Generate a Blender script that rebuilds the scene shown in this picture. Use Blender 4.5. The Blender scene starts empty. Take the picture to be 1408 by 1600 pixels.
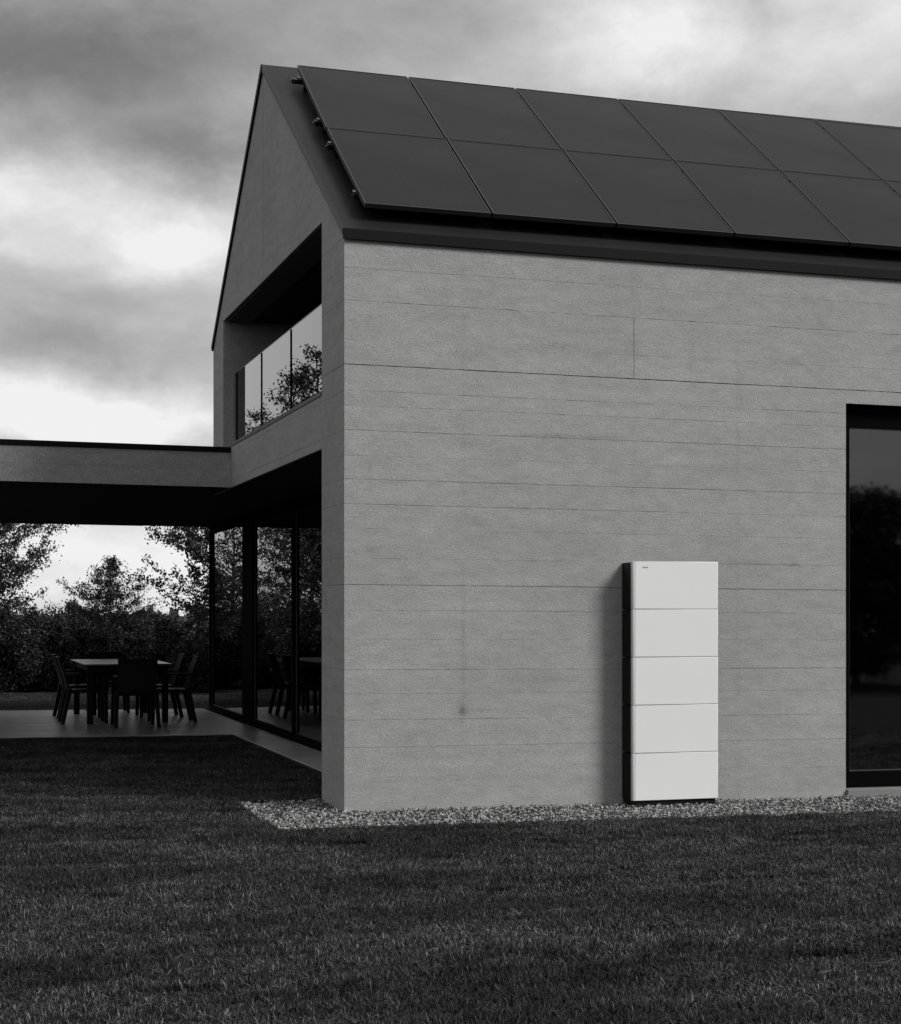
import bpy, bmesh, math, random
import numpy as np
from mathutils import Vector, Matrix
random.seed(7)
rng = np.random.default_rng(7)
SC = bpy.context.scene
COL = SC.collection

# ------------------------------------------------------------------ camera
TH = math.radians(72.909)            # heading of the lens, from the wall's own direction (+X)
cam_d = bpy.data.cameras.new('camera')
cam_d.sensor_fit = 'HORIZONTAL'; cam_d.sensor_width = 36.0
cam_d.lens = 2597.31 / 1408 * 36
cam_d.shift_y = 155.9 / 1408
cam_d.clip_start = 0.1; cam_d.clip_end = 3000
cam = bpy.data.objects.new('camera', cam_d); COL.objects.link(cam)
cam.location = (-2.9634, -12.405, 1.5)
cam.rotation_euler = (math.pi / 2, 0, TH - math.pi / 2)
SC.camera = cam

# ------------------------------------------------------------------ light
SUN_AZ = Vector((0.69, -0.72, 0)).normalized()
SUN_EL = math.radians(38)
sd = bpy.data.lights.new('sun', 'SUN'); sd.energy = 1.5; sd.angle = math.radians(19); sd.color = (1.0, 0.995, 0.985)
sun = bpy.data.objects.new('sun', sd); COL.objects.link(sun)
sun_dir = Vector((SUN_AZ.x * math.cos(SUN_EL), SUN_AZ.y * math.cos(SUN_EL), math.sin(SUN_EL)))
sun.rotation_euler = sun_dir.to_track_quat('Z', 'Y').to_euler()
sun.location = (20, -20, 20)

SC.view_settings.view_transform = 'Standard'
SC.view_settings.look = 'None'
SC.view_settings.gamma = 1.0
SC.view_settings.use_curve_mapping = False
SC.view_settings.exposure = 0.85
EXPO = 2 ** 0.85


class NT:
    """small helper to write node trees"""
    def __init__(s, tree):
        s.t = tree; s.n = tree.nodes; s.l = tree.links

    def new(s, kind, **kw):
        n = s.n.new(kind)
        for k, v in kw.items():
            setattr(n, k, v)
        return n

    def put(s, sock, v):
        if isinstance(v, bpy.types.NodeSocket):
            s.l.new(v, sock)
        elif v is not None:
            sock.default_value = v

    def math(s, op, a, b=None, c=None, clamp=False):
        n = s.new('ShaderNodeMath', operation=op, use_clamp=clamp)
        s.put(n.inputs[0], a)
        if b is not None: s.put(n.inputs[1], b)
        if c is not None: s.put(n.inputs[2], c)
        return n.outputs[0]

    def vmath(s, op, a, b=None):
        n = s.new('ShaderNodeVectorMath', operation=op)
        s.put(n.inputs[0], a)
        if b is not None: s.put(n.inputs[1], b)
        return n.outputs['Value'] if op in ('DOT_PRODUCT', 'LENGTH', 'DISTANCE') else n.outputs[0]

    def noise(s, vec, scale, detail=4, rough=0.55, dist=0.0):
        n = s.new('ShaderNodeTexNoise')
        s.put(n.inputs['Vector'], vec); n.inputs['Scale'].default_value = scale
        n.inputs['Detail'].default_value = detail; n.inputs['Roughness'].default_value = rough
        n.inputs['Distortion'].default_value = dist
        return n

    def ramp(s, fac, pts, interp='LINEAR'):
        n = s.new('ShaderNodeValToRGB'); n.color_ramp.interpolation = interp
        e = n.color_ramp.elements
        while len(e) < len(pts): e.new(0.5)
        for i, (p, v) in enumerate(pts):
            e[i].position = p; e[i].color = (v, v, v, 1)
        s.put(n.inputs[0], fac)
        return n.outputs[0]

    def maprange(s, v, a, b, c, d, smooth=False):
        n = s.new('ShaderNodeMapRange')
        if smooth: n.interpolation_type = 'SMOOTHSTEP'
        s.put(n.inputs[0], v)
        for i, x in enumerate((a, b, c, d)): s.put(n.inputs[i + 1], x)
        return n.outputs[0]

    def comb(s, x, y, z):
        n = s.new('ShaderNodeCombineXYZ')
        for i, v in enumerate((x, y, z)): s.put(n.inputs[i], v)
        return n.outputs[0]

    def mapping(s, vec, scale=(1, 1, 1), rot=(0, 0, 0), loc=(0, 0, 0)):
        n = s.new('ShaderNodeMapping')
        s.put(n.inputs['Vector'], vec); n.inputs['Scale'].default_value = scale
        n.inputs['Rotation'].default_value = rot; n.inputs['Location'].default_value = loc
        return n.outputs[0]


# ------------------------------------------------------------------ sky
world = bpy.data.worlds.new('World'); SC.world = world; world.use_nodes = True
W = NT(world.node_tree); W.n.clear()
tc = W.new('ShaderNodeTexCoord').outputs['Generated']
sep = W.new('ShaderNodeSeparateXYZ'); W.put(sep.inputs[0], tc)
# azimuth measured from due "north" of the garden (the direction TH), elevation above the horizon
rx = W.vmath('DOT_PRODUCT', tc, (math.sin(TH), -math.cos(TH), 0))
fx = W.vmath('DOT_PRODUCT', tc, (math.cos(TH), math.sin(TH), 0))
az = W.math('ARCTAN2', rx, fx)
el = W.math('ARCSINE', sep.outputs['Z'])
coord = W.comb(az, el, 0)
wn = W.noise(W.mapping(tc, scale=(1, 1, 2.2)), 3.2, 5, 0.5)
warp = W.vmath('MULTIPLY', W.vmath('SUBTRACT', wn.outputs['Color'], (0.5, 0.5, 0.5)), (0.13, 0.055, 0))
cw = W.vmath('ADD', coord, warp)
wn2 = W.noise(W.mapping(tc, scale=(1, 1, 1.6)), 14.0, 7, 0.62)
cw = W.vmath('ADD', cw, W.vmath('MULTIPLY', W.vmath('SUBTRACT', wn2.outputs['Color'], (0.5, 0.5, 0.5)), (0.075, 0.045, 0)))
puff = W.noise(W.vmath('ADD', W.mapping(tc, scale=(1, 1, 1.8)), W.vmath('MULTIPLY', wn2.outputs['Color'], (0.05, 0.05, 0.05))), 22.0, 7, 0.6).outputs[0]
GA = [(160, 150, 240, 75, -0.23), (-150, 180, 220, 110, -0.165), (420, 20, 260, 70, -0.128), (700, 90, 150, 70, -0.026),
      (1010, 110, 150, 80, 0.34), (1190, 90, 45, 50, -0.108), (1400, 20, 200, 110, 0.33), (0, 335, 150, 50, 0.46),
      (280, 395, 130, 55, 0.44), (60, 425, 110, 30, 0.15), (100, 560, 220, 30, -0.1), (330, 575, 90, 40, 0.0),
      (150, 670, 350, 50, 0.60), (150, 880, 380, 100, 0.52), (300, 255, 110, 40, -0.192), (700, -150, 500, 100, -0.047),
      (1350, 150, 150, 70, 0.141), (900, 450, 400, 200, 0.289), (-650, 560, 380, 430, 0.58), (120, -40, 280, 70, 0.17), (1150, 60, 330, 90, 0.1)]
acc = None
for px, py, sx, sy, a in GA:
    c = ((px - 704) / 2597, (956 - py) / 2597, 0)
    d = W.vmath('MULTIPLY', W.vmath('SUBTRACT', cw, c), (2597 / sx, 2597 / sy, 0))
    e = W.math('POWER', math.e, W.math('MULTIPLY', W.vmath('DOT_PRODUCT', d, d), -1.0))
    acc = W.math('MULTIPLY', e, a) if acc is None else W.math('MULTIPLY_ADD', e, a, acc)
# broken overcast everywhere else: large and small cloud noise
big = W.noise(W.mapping(tc, scale=(1, 1, 2.6)), 2.1, 7, 0.52, 0.3).outputs[0]
fine = W.noise(W.mapping(tc, scale=(1, 1, 2.0)), 9.0, 8, 0.62, 0.35).outputs[0]
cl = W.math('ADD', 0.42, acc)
cl = W.math('ADD', cl, W.math('MULTIPLY', W.math('SUBTRACT', big, 0.5), 0.14))
cl = W.math('MULTIPLY', cl, W.math('ADD', 1.0, W.math('MULTIPLY', W.math('SUBTRACT', fine, 0.48), 0.85)))
cl = W.math('MULTIPLY', cl, W.math('ADD', 1.0, W.math('MULTIPLY', W.math('SUBTRACT', puff, 0.5), 0.42)))
cl = W.math('ADD', cl, W.maprange(sep.outputs['Z'], 0.38, 0.85, 0.0, 0.24, True))   # overcast skies are brightest overhead
cl = W.math('MINIMUM', W.math('MAXIMUM', cl, 0.15), 0.88)
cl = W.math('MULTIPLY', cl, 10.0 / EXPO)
sky = W.new('ShaderNodeTexSky', sky_type='NISHITA')
sky.sun_disc = False; sky.sun_elevation = SUN_EL
sky.sun_rotation = math.atan2(SUN_AZ.x, SUN_AZ.y)
bw = W.new('ShaderNodeRGBToBW'); W.l.new(sky.outputs[0], bw.inputs[0])
mixv = W.math('ADD', W.math('MULTIPLY', cl, 0.97), W.math('MULTIPLY', bw.outputs[0], 0.03))
bg = W.new('ShaderNodeBackground'); W.put(bg.inputs['Color'], W.comb(mixv, mixv, mixv)); bg.inputs['Strength'].default_value = 0.1
wo = W.new('ShaderNodeOutputWorld'); W.l.new(bg.outputs[0], wo.inputs[0])

# ------------------------------------------------------------------ materials
MATS = {}


def mat(name, value=0.3, rough=0.7, spec=0.5, metal=0.0, build=None):
    if name in MATS: return MATS[name]
    m = bpy.data.materials.new(name); m.use_nodes = True
    t = NT(m.node_tree)
    b = m.node_tree.nodes['Principled BSDF']
    b.inputs['Base Color'].default_value = (value, value, value, 1)
    b.inputs['Roughness'].default_value = rough
    b.inputs['Specular IOR Level'].default_value = spec
    b.inputs['Metallic'].default_value = metal
    if build: build(t, b)
    MATS[name] = m
    return m


def bump(t, b, h, dist, strength=1.0):
    n = t.new('ShaderNodeBump'); n.inputs['Distance'].default_value = dist
    n.inputs['Strength'].default_value = strength
    t.put(n.inputs['Height'], h); t.l.new(n.outputs[0], b.inputs['Normal'])


def concrete(base, board=True):
    def f(t, b):
        g = t.new('ShaderNodeNewGeometry').outputs['Position']
        s = t.new('ShaderNodeSeparateXYZ'); t.put(s.inputs[0], g)
        streak = t.noise(t.mapping(g, scale=(0.9, 0.9, 5.5)), 1.5, 6, 0.6).outputs[0]
        cloud = t.noise(g, 0.8, 4, 0.55).outputs[0]
        med = t.noise(t.mapping(g, scale=(1, 1, 1.7)), 7, 5, 0.65).outputs[0]
        grit = t.noise(g, 95, 3, 0.7).outputs[0]
        grain = t.noise(t.mapping(g, scale=(1, 1, 7)), 16, 4, 0.65).outputs[0]
        v = t.math('MULTIPLY', t.maprange(streak, 0.3, 0.7, 0.92, 1.07), t.maprange(cloud, 0.3, 0.7, 0.93, 1.06))
        v = t.math('MULTIPLY', v, t.maprange(med, 0.3, 0.7, 0.90, 1.09))
        v = t.math('MULTIPLY', v, t.maprange(grit, 0.3, 0.7, 0.67, 1.33))
        v = t.math('MULTIPLY', v, t.maprange(grain, 0.3, 0.7, 0.985, 1.015))
        # lime bloom / darker weathering near the formwork panel edges at 0.95, 2.40, 3.30 m
        for xx, amt, za, zb in ((0.955, 0.16, 0.62, 1.72), (0.955, 0.045, 1.72, 4.4), (2.402, 0.05, 0.0, 4.4), (3.33, 0.05, 0.0, 4.4)):
            dx = t.math('ABSOLUTE', t.math('SUBTRACT', s.outputs['X'], xx))
            k = t.maprange(dx, 0.0, 0.045, 1.0, 0.0, True)
            k = t.math('MULTIPLY', k, t.maprange(t.noise(g, 5, 5, 0.75).outputs[0], 0.36, 0.60, 0, 1))
            line = t.maprange(dx, 0.0, 0.006, 1.0, 0.0)
            line = t.math('MULTIPLY', line, t.maprange(t.noise(g, 22, 3, 0.7).outputs[0], 0.50, 0.58, 0, 1))
            k = t.math('ADD', t.math('MULTIPLY', k, amt), t.math('MULTIPLY', line, amt * 1.8))
            zr = t.math('MULTIPLY', t.math('GREATER_THAN', s.outputs['Z'], za), t.math('LESS_THAN', s.outputs['Z'], zb))
            v = t.math('MULTIPLY', v, t.math('SUBTRACT', 1.0, t.math('MULTIPLY', k, zr)))
        # honeycombed spots and water marks in the casting
        spot = t.noise(g, 26, 4, 0.75).outputs[0]
        for sx_, sz_, wx_, wz_, amt in ((0.95, 0.72, .05, .05, .5), (1.07, 0.73, .12, .014, .22), (3.83, 1.888, .05, .012, .5), (3.86, 1.90, .035, .03, .3),
                                        (0.70, 2.93, .35, .03, .16), (1.75, 2.90, .45, .02, .26), (1.55, 2.80, .5, .05, .10), (0.20, 2.60, .02, .03, .35),
                                        (0.23, 2.00, .06, .04, .22), (1.05, 2.22, .16, .04, .16), (1.75, 3.62, .12, .03, .22), (2.10, 1.66, .22, .05, .12),
                                        (1.45, 0.98, .3, .06, .12), (3.1, 3.72, .4, .07, .08), (2.75, 0.5, .4, .1, .06), (3.75, 0.62, .2, .08, .12)):
            ex = t.math('DIVIDE', t.math('SUBTRACT', s.outputs['X'], sx_), wx_); ez = t.math('DIVIDE', t.math('SUBTRACT', s.outputs['Z'], sz_), wz_)
            e = t.math('POWER', math.e, t.math('MULTIPLY', t.math('ADD', t.math('MULTIPLY', ex, ex), t.math('MULTIPLY', ez, ez)), -1.0))
            e = t.math('MULTIPLY', e, t.maprange(spot, 0.40, 0.60, 0.15, 1.0))
            v = t.math('MULTIPLY', v, t.math('SUBTRACT', 1.0, t.math('MULTIPLY', e, amt)))
        # blow holes
        vo = t.new('ShaderNodeTexVoronoi'); t.put(vo.inputs['Vector'], g); vo.inputs['Scale'].default_value = 17
        pr = t.math('MULTIPLY', t.maprange(t.noise(g, 3.1, 4, 0.7).outputs[0], 0.45, 0.7, 0.0, 0.13), 1.0)
        hole = t.math('LESS_THAN', vo.outputs['Distance'], pr)
        v = t.math('MULTIPLY', v, t.math('SUBTRACT', 1.0, t.math('MULTIPLY', hole, 0.34)))
        vs = t.new('ShaderNodeTexVoronoi'); t.put(vs.inputs['Vector'], g); vs.inputs['Scale'].default_value = 60
        hs = t.math('LESS_THAN', vs.outputs['Distance'], t.maprange(med, 0.45, 0.75, 0.0, 0.2))
        v = t.math('MULTIPLY', v, t.math('SUBTRACT', 1.0, t.math('MULTIPLY', hs, 0.25)))
        v = t.math('MULTIPLY', v, base)
        t.put(b.inputs['Base Color'], t.comb(v, v, v))
        h = t.math('ADD', t.math('MULTIPLY', grit, 0.6), t.math('ADD', t.math('MULTIPLY', grain, 0.35), t.math('MULTIPLY', med, 2.0)))
        h = t.math('SUBTRACT', h, t.math('MULTIPLY', t.math('ADD', hole, hs), 0.8))
        bump(t, b, h, 0.0035, 0.8)
    return f


def noisy(base, sc=8, amp=0.15, bd=0.0, stretch=(1, 1, 1), rsc=None, ramp=0.0):
    def f(t, b):
        g = t.new('ShaderNodeTexCoord').outputs['Object']
        m = t.mapping(g, scale=stretch)
        n = t.noise(m, sc, 5, 0.6).outputs[0]
        v = t.math('MULTIPLY', t.maprange(n, 0.3, 0.7, 1 - amp, 1 + amp), base)
        t.put(b.inputs['Base Color'], t.comb(v, v, v))
        if bd: bump(t, b, n, bd)
        if ramp:
            r0 = b.inputs['Roughness'].default_value
            t.put(b.inputs['Roughness'], t.maprange(t.noise(m, sc * 0.4, 4, 0.6).outputs[0], 0.3, 0.7, r0 - ramp, r0 + ramp))
    return f


CONC = mat('board_marked_concrete', 0.34, 0.9, 0.25, build=concrete(0.335))
CONC_IN = mat('concrete_core', 0.16, 0.95, 0.2)
ROOFM = mat('roof_metal', 0.02, 0.5, 0.16, build=noisy(0.018, 1.6, 0.12, 0.0, ramp=0.05))
TRIM = mat('black_trim_metal', 0.005, 0.55, 0.12, build=noisy(0.005, 3, 0.15))
VERGE = mat('verge_trim_metal', 0.016, 0.5, 0.25)
SOFF = mat('black_soffit_board', 0.006, 0.7, 0.2, build=noisy(0.006, 6, 0.2, stretch=(1, 8, 1)))
FRAME = mat('black_window_frame', 0.002, 0.8, 0.04)


def slabmat(t, b):
    p = t.new('ShaderNodeNewGeometry').outputs['Position']
    rnd = t.new('ShaderNodeObjectInfo').outputs['Random']
    n = t.noise(t.mapping(p, scale=(0.7, 7, 1)), 3.0, 5, 0.6).outputs[0]
    v = t.math('MULTIPLY', t.maprange(n, 0.3, 0.7, 0.26, 0.46), t.maprange(rnd, 0, 1, 0.82, 1.12))
    t.put(b.inputs['Base Color'], t.comb(v, v, v))
    t.put(b.inputs['Roughness'], t.maprange(n, 0.3, 0.7, 0.42, 0.26))


SLABM = mat('terrace_stone', 0.3, 0.36, 0.6, build=slabmat)
SOIL = mat('lawn_soil', 0.01, 0.95, 0.1, build=noisy(0.012, 12, 0.4, 0.01))
GBED = mat('gravel_bed', 0.03, 0.95, 0.2)
WHITE = mat('white_cabinet_paint', 0.8, 0.26, 0.55, build=noisy(0.82, 2, 0.01))
DARKBOX = mat('dark_cabinet_body', 0.006, 0.5, 0.2)
FURN = mat('black_garden_furniture', 0.003, 0.5, 0.15)
TOPM = mat('table_top_boards', 0.05, 0.28, 0.5, build=noisy(0.05, 14, 0.2, stretch=(1, 6, 1)))
WEAVE = mat('dark_woven_back', 0.03, 0.7, 0.2, build=noisy(0.015, 60, 0.5, 0.003))
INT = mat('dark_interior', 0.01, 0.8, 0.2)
CURT = mat('linen_curtain', 0.22, 0.9, 0.1)
BARK = mat('bark', 0.04, 0.9, 0.2, build=noisy(0.07, 20, 0.5, 0.01))
ALU = mat('aluminium_bracket', 0.14, 0.4, 0.5, metal=0.8)
MARK = mat('grey_badge_print', 0.26, 0.5, 0.3)
THRES = mat('threshold_stone', 0.2, 0.7, 0.4, build=noisy(0.2, 9, 0.12))


def pv(t, b):
    g = t.new('ShaderNodeTexCoord').outputs['Object']
    n = t.noise(g, 1.2, 3, 0.5).outputs[0]
    s = t.new('ShaderNodeSeparateXYZ'); t.put(s.inputs[0], g)
    # fine busbar lines of the cells, hardly lighter than the glass
    fr = t.math('FRACT', t.math('MULTIPLY', s.outputs['X'], 17.0))
    ln = t.math('LESS_THAN', fr, 0.07)
    v = t.math('ADD', t.math('MULTIPLY', ln, 0.008), t.maprange(n, 0.3, 0.7, 0.002, 0.005))
    t.put(b.inputs['Base Color'], t.comb(v, v, v))
    t.put(b.inputs['Roughness'], t.maprange(n, 0.3, 0.7, 0.3, 0.38))


PV = mat('solar_glass', 0.01, 0.28, 0.08, build=pv)
PVF = mat('solar_frame', 0.015, 0.4, 0.5)


def glassmat(name, ior, tint, rough=0.0, boost=1.0):
    m = bpy.data.materials.new(name); m.use_nodes = True
    t = NT(m.node_tree); t.n.clear()
    fr = t.new('ShaderNodeFresnel'); fr.inputs['IOR'].default_value = ior
    tr = t.new('ShaderNodeBsdfTransparent'); tr.inputs[0].default_value = (tint, tint, tint, 1)
    gl = t.new('ShaderNodeBsdfGlossy'); gl.inputs['Roughness'].default_value = rough
    gl.inputs['Color'].default_value = (boost, boost, boost, 1)
    mx = t.new('ShaderNodeMixShader'); t.l.new(fr.outputs[0], mx.inputs[0])
    t.l.new(tr.outputs[0], mx.inputs[1]); t.l.new(gl.outputs[0], mx.inputs[2])
    o = t.new('ShaderNodeOutputMaterial'); t.l.new(mx.outputs[0], o.inputs[0])
    return m


GLASS = glassmat('window_glass', 2.05, 0.5)
GLASSB = glassmat('balustrade_glass', 2.0, 0.35, boost=0.95)
GLASSD = glassmat('door_glass', 2.15, 0.35, rough=0.03)
BEAD = mat('grey_highlight_bead', 0.05, 0.4, 0.5)  # bead strips kept paler than the frames, standing in for edge highlights


def leafmat(name, lo, hi, spec=0.4, rough=0.5):
    def f(t, b):
        g = t.new('ShaderNodeNewGeometry')
        r = g.outputs['Random Per Island']
        v = t.math('MULTIPLY', t.maprange(t.math('POWER', r, 2.0), 0, 1, lo, hi), 1.0)
        t.put(b.inputs['Base Color'], t.comb(v, v, v))
    return mat(name, lo, rough, spec, build=f)


LEAF = leafmat('leaf', 0.014, 0.07, 0.4, 0.5)
LEAF2 = leafmat('shrub_leaf', 0.014, 0.075, 0.2, 0.6)


def grassmat(t, b):
    g = t.new('ShaderNodeNewGeometry')
    r = g.outputs['Random Per Island']
    p = g.outputs['Position']
    big = t.noise(t.mapping(p, scale=(0.55, 1.5, 1), rot=(0, 0, -0.25)), 0.9, 5, 0.55, 0.6).outputs[0]  # patchy turf tone; its dark swathes also stand in for soft shadows
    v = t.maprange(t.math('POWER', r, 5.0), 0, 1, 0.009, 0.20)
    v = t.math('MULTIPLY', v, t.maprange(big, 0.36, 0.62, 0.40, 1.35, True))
    med = t.noise(t.mapping(p, scale=(1, 1.6, 1)), 4.5, 4, 0.6, 0.5).outputs[0]
    v = t.math('MULTIPLY', v, t.maprange(med, 0.36, 0.64, 0.65, 1.3, True))
    t.put(b.inputs['Base Color'], t.comb(v, v, v))


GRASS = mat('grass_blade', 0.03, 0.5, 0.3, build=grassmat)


def stonemat(t, b):
    g = t.new('ShaderNodeNewGeometry')
    oi = t.new('ShaderNodeObjectInfo').outputs['Random']
    n = t.noise(g.outputs['Position'], 120, 3, 0.6).outputs[0]
    w = t.new('ShaderNodeTexWhiteNoise'); w.noise_dimensions = '3D'
    t.put(w.inputs['Vector'], t.vmath('SNAP', g.outputs['Position'], (0.03, 0.03, 0.5)))
    v = t.maprange(t.math('POWER', w.outputs[0], 1.4), 0, 1, 0.05, 0.56)
    v = t.math('MULTIPLY', v, t.maprange(n, 0.3, 0.7, 0.85, 1.12))
    t.put(b.inputs['Base Color'], t.comb(v, v, v))


STONE = mat('gravel_stone', 0.35, 0.8, 0.3, build=stonemat)

# ------------------------------------------------------------------ helpers
K = 0.0065                      # the whole site falls half a degree-ish towards +X


def gz(x, y=0):                 # finished ground level
    return -K * x


def tag(o, label=None, cat=None, group=None, kind=None):
    if label: o['label'] = label
    if cat: o['category'] = cat
    if group: o['group'] = group
    if kind: o['kind'] = kind
    return o


def empty(name, loc=(0, 0, 0), rz=0.0):
    o = bpy.data.objects.new(name, None); COL.objects.link(o)
    o.location = loc; o.rotation_euler = (0, 0, rz); o.empty_display_size = 0.2
    return o


def link_mesh(name, me, material, parent=None):
    if material: me.materials.append(material)
    o = bpy.data.objects.new(name, me); COL.objects.link(o)
    if parent: o.parent = parent
    return o


def obj(name, bm, material, parent=None, smooth=False):
    me = bpy.data.meshes.new(name)
    bmesh.ops.recalc_face_normals(bm, faces=bm.faces)
    bm.to_mesh(me); bm.free()
    if smooth:
        for p in me.polygons: p.use_smooth = True
    return link_mesh(name, me, material, parent)


def raw(name, v, f, material, parent=None):
    """v (n,3), f (m,k) arrays"""
    me = bpy.data.meshes.new(name)
    v = np.asarray(v, dtype=np.float32); f = np.asarray(f, dtype=np.int32)
    me.vertices.add(len(v)); me.vertices.foreach_set('co', v.ravel())
    m, k = f.shape
    me.loops.add(m * k); me.loops.foreach_set('vertex_index', f.ravel())
    me.polygons.add(m); me.polygons.foreach_set('loop_start', np.arange(0, m * k, k, dtype=np.int32))
    me.update(calc_edges=True)
    return link_mesh(name, me, material, parent)


def slope(bm):                  # let a piece follow the fall of the site
    for v in bm.verts: v.co.z -= K * v.co.x


def box(bm, x0, x1, y0, y1, z0, z1, bev=0.0):
    r = bmesh.ops.create_cube(bm, size=1.0)
    vs = r['verts']
    for v in vs:
        v.co = Vector((x0 + (v.co.x + .5) * (x1 - x0), y0 + (v.co.y + .5) * (y1 - y0), z0 + (v.co.z + .5) * (z1 - z0)))
    if bev:
        es = list({e for v in vs for e in v.link_edges})
        bmesh.ops.bevel(bm, geom=es, offset=bev, segments=1, affect='EDGES')
    return bm


def B(x0, x1, y0, y1, z0, z1, bev=0.0, fall=True):
    bm = bmesh.new(); box(bm, x0, x1, y0, y1, z0, z1, bev)
    if fall: slope(bm)
    return bm


def prism(pts, a0, a1, axis):
    """pts polygon in the two other axes, extruded a0..a1 along axis ('x': pts=(y,z), 'y': pts=(x,z), 'z': pts=(x,y))"""
    bm = bmesh.new()

    def P(p, a):
        if axis == 'x': return (a, p[0], p[1])
        if axis == 'y': return (p[0], a, p[1])
        return (p[0], p[1], a)
    lo = [bm.verts.new(P(p, a0)) for p in pts]; hi = [bm.verts.new(P(p, a1)) for p in pts]
    n = len(pts)
    bm.faces.new(lo); bm.faces.new(hi[::-1])
    for i in range(n): bm.faces.new((lo[i], hi[i], hi[(i + 1) % n], lo[(i + 1) % n]))
    return bm


# ------------------------------------------------------------------ ground
bm = bmesh.new()
S = 900
box(bm, -S, S, -S, S, -0.6, -0.045)
slope(bm)
lawn = obj('lawn_ground', bm, SOIL); tag(lawn, 'dark soil under the mown lawn', kind='structure')

gbed = obj('gravel_ground', B(-0.70, 8.0, -1.0, 0.80, -0.3, -0.036), GBED); tag(gbed, 'pale gravel strip bed along the wall foot', kind='structure')

# terrace of stone slabs: the covered part behind and the strip along the glazing
terr = empty('terrace'); tag(terr, 'grey stone terrace under the flat canopy', kind='structure')
bedding = B(-9.0, 0.97, 7.915, 13.48, -0.5, -0.012); box(bedding, 0.485, 0.97, 0.80, 7.915, -0.5, -0.012)
for v in bedding.verts: pass
obj('bedding', bedding, GBED, terr)
slab_me = {}


def slab(x0, y0, w, d):
    key = (round(w, 3), round(d, 3))
    if key not in slab_me:
        bm = bmesh.new(); box(bm, 0.003, w - 0.003, 0.003, d - 0.003, -0.05, 0.0, 0.003)
        for v in bm.verts: v.co.z -= K * v.co.x
        me = bpy.data.meshes.new('paving_slab'); bmesh.ops.recalc_face_normals(bm, faces=bm.faces); bm.to_mesh(me); bm.free()
        me.materials.append(SLABM); slab_me[key] = me
    o = bpy.data.objects.new('paving_slab', slab_me[key]); COL.objects.link(o); o.parent = terr
    o.location = (x0, y0, gz(x0) + random.uniform(-0.0015, 0.0015))


nx, ny = 5, 18
for i in range(nx):
    for j in range(ny):
        w = 9.97 / nx; d = 5.56 / ny
        slab(-9.0 + i * w, 7.915 + j * d, w, d)
for j in range(6):
    slab(0.485, 0.80 + j * 7.115 / 6, 0.485, 7.115 / 6)

# ------------------------------------------------------------------ house
house = empty('concrete_house')
tag(house, 'board-marked concrete house with a steep gable, dark metal roof and a low flat-roofed canopy wing', 'house')

L, WD = 9.0, 6.36               # length along the wall, gable width
RIDGE_Y, RIDGE_Z = 3.347, 6.742
EAVE_Z = 4.37
PW = 0.785                      # width of the corner pier
DX0, DX1, DZ = 4.335, 7.6, 3.285    # garden door opening
SKIN = 0.03

core = bmesh.new()
box(core, SKIN + 0.012, DX0 - 0.004, SKIN + 0.012, 0.30, -0.25, EAVE_Z)
box(core, DX0 - 0.004, DX1, SKIN + 0.012, 0.30, DZ + 0.006, EAVE_Z)
box(core, DX1, L, SKIN + 0.012, 0.30, -0.25, EAVE_Z)
slope(core)
front = obj('front_wall', core, CONC_IN, house)

zl = [-0.25, .225, .46, .669, .87, 1.056, 1.29, 1.514, 1.71, 1.916, 2.142, 2.33, 2.521, 2.703, 2.896, 3.085, 3.2, 3.399, 3.59, 3.891, 4.141, 4.372]
gap = {3.399: .0025, 2.896: .0012, 1.71: .0017, 1.056: .0012, .669: .0010, 3.2: .0006, 3.891: .0011, 4.141: .0008, 2.521: .0010, 2.33: .0009, 2.142: .0006}


def wavy(n, amp):
    v = np.cumsum(rng.normal(0, 1, n)); v -= np.linspace(v[0], v[-1], n)
    v = v / (np.abs(v).max() + 1e-6) * amp + rng.normal(0, amp * 0.45, n)
    return v


edge_cache = {}


def edge_line(z, x0, x1, side):
    """uneven joint edge: list of (x,z); side +1 = edge above the joint, -1 = below"""
    n = max(3, int((x1 - x0) / 0.05))
    g = gap.get(round(z, 3), 0.0005)
    xs = np.linspace(x0, x1, n)
    key = (round(z, 3), round(x0, 2), round(x1, 2))
    if key not in edge_cache: edge_cache[key] = wavy(n, 0.0012)
    mid = edge_cache[key]
    open_ = np.clip(g + wavy(n, 0.0009), -0.0003, 0.008)
    return [(float(x), float(z + m + side * o)) for x, m, o in zip(xs, mid, open_)]


def course_front(z0, z1, x0, x1, notch=False, parent=front):
    lo = edge_line(z0, x0, x1, +1); hi = edge_line(z1, x0, x1, -1)
    if z0 < -0.2: lo = [(x0, z0), (x1, z0)]
    if z1 > 4.3: hi = [(x0, z1), (x1, z1)]
    if notch:    # the course sits on the door head for part of its length
        lo = [p for p in lo if p[0] < DX0] + [(DX0, z0), (DX0, DZ), (DX1, DZ), (DX1, z0)] + [p for p in lo if p[0] > DX1]
    pts = lo + hi[::-1]
    pr = random.uniform(-0.0011, 0.0011)
    bm = prism(pts, pr, SKIN, 'y')
    if x0 == 0.0:    # mitre at the corner
        for v in bm.verts:
            if v.co.x < 1e-4 and v.co.y > 0.02: v.co.x = SKIN
    es = [e for e in bm.edges if all(abs(v.co.y - pr) < 1e-5 for v in e.verts) and min(v.co.z for v in e.verts) > z1 - 0.02 and abs(e.verts[0].co.x - e.verts[1].co.x) > 0.01]
    if z1 < 4.3: bmesh.ops.bevel(bm, geom=es, offset=0.003, segments=1, affect='EDGES')
    slope(bm)
    obj('concrete_course', bm, CONC, parent)


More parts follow.
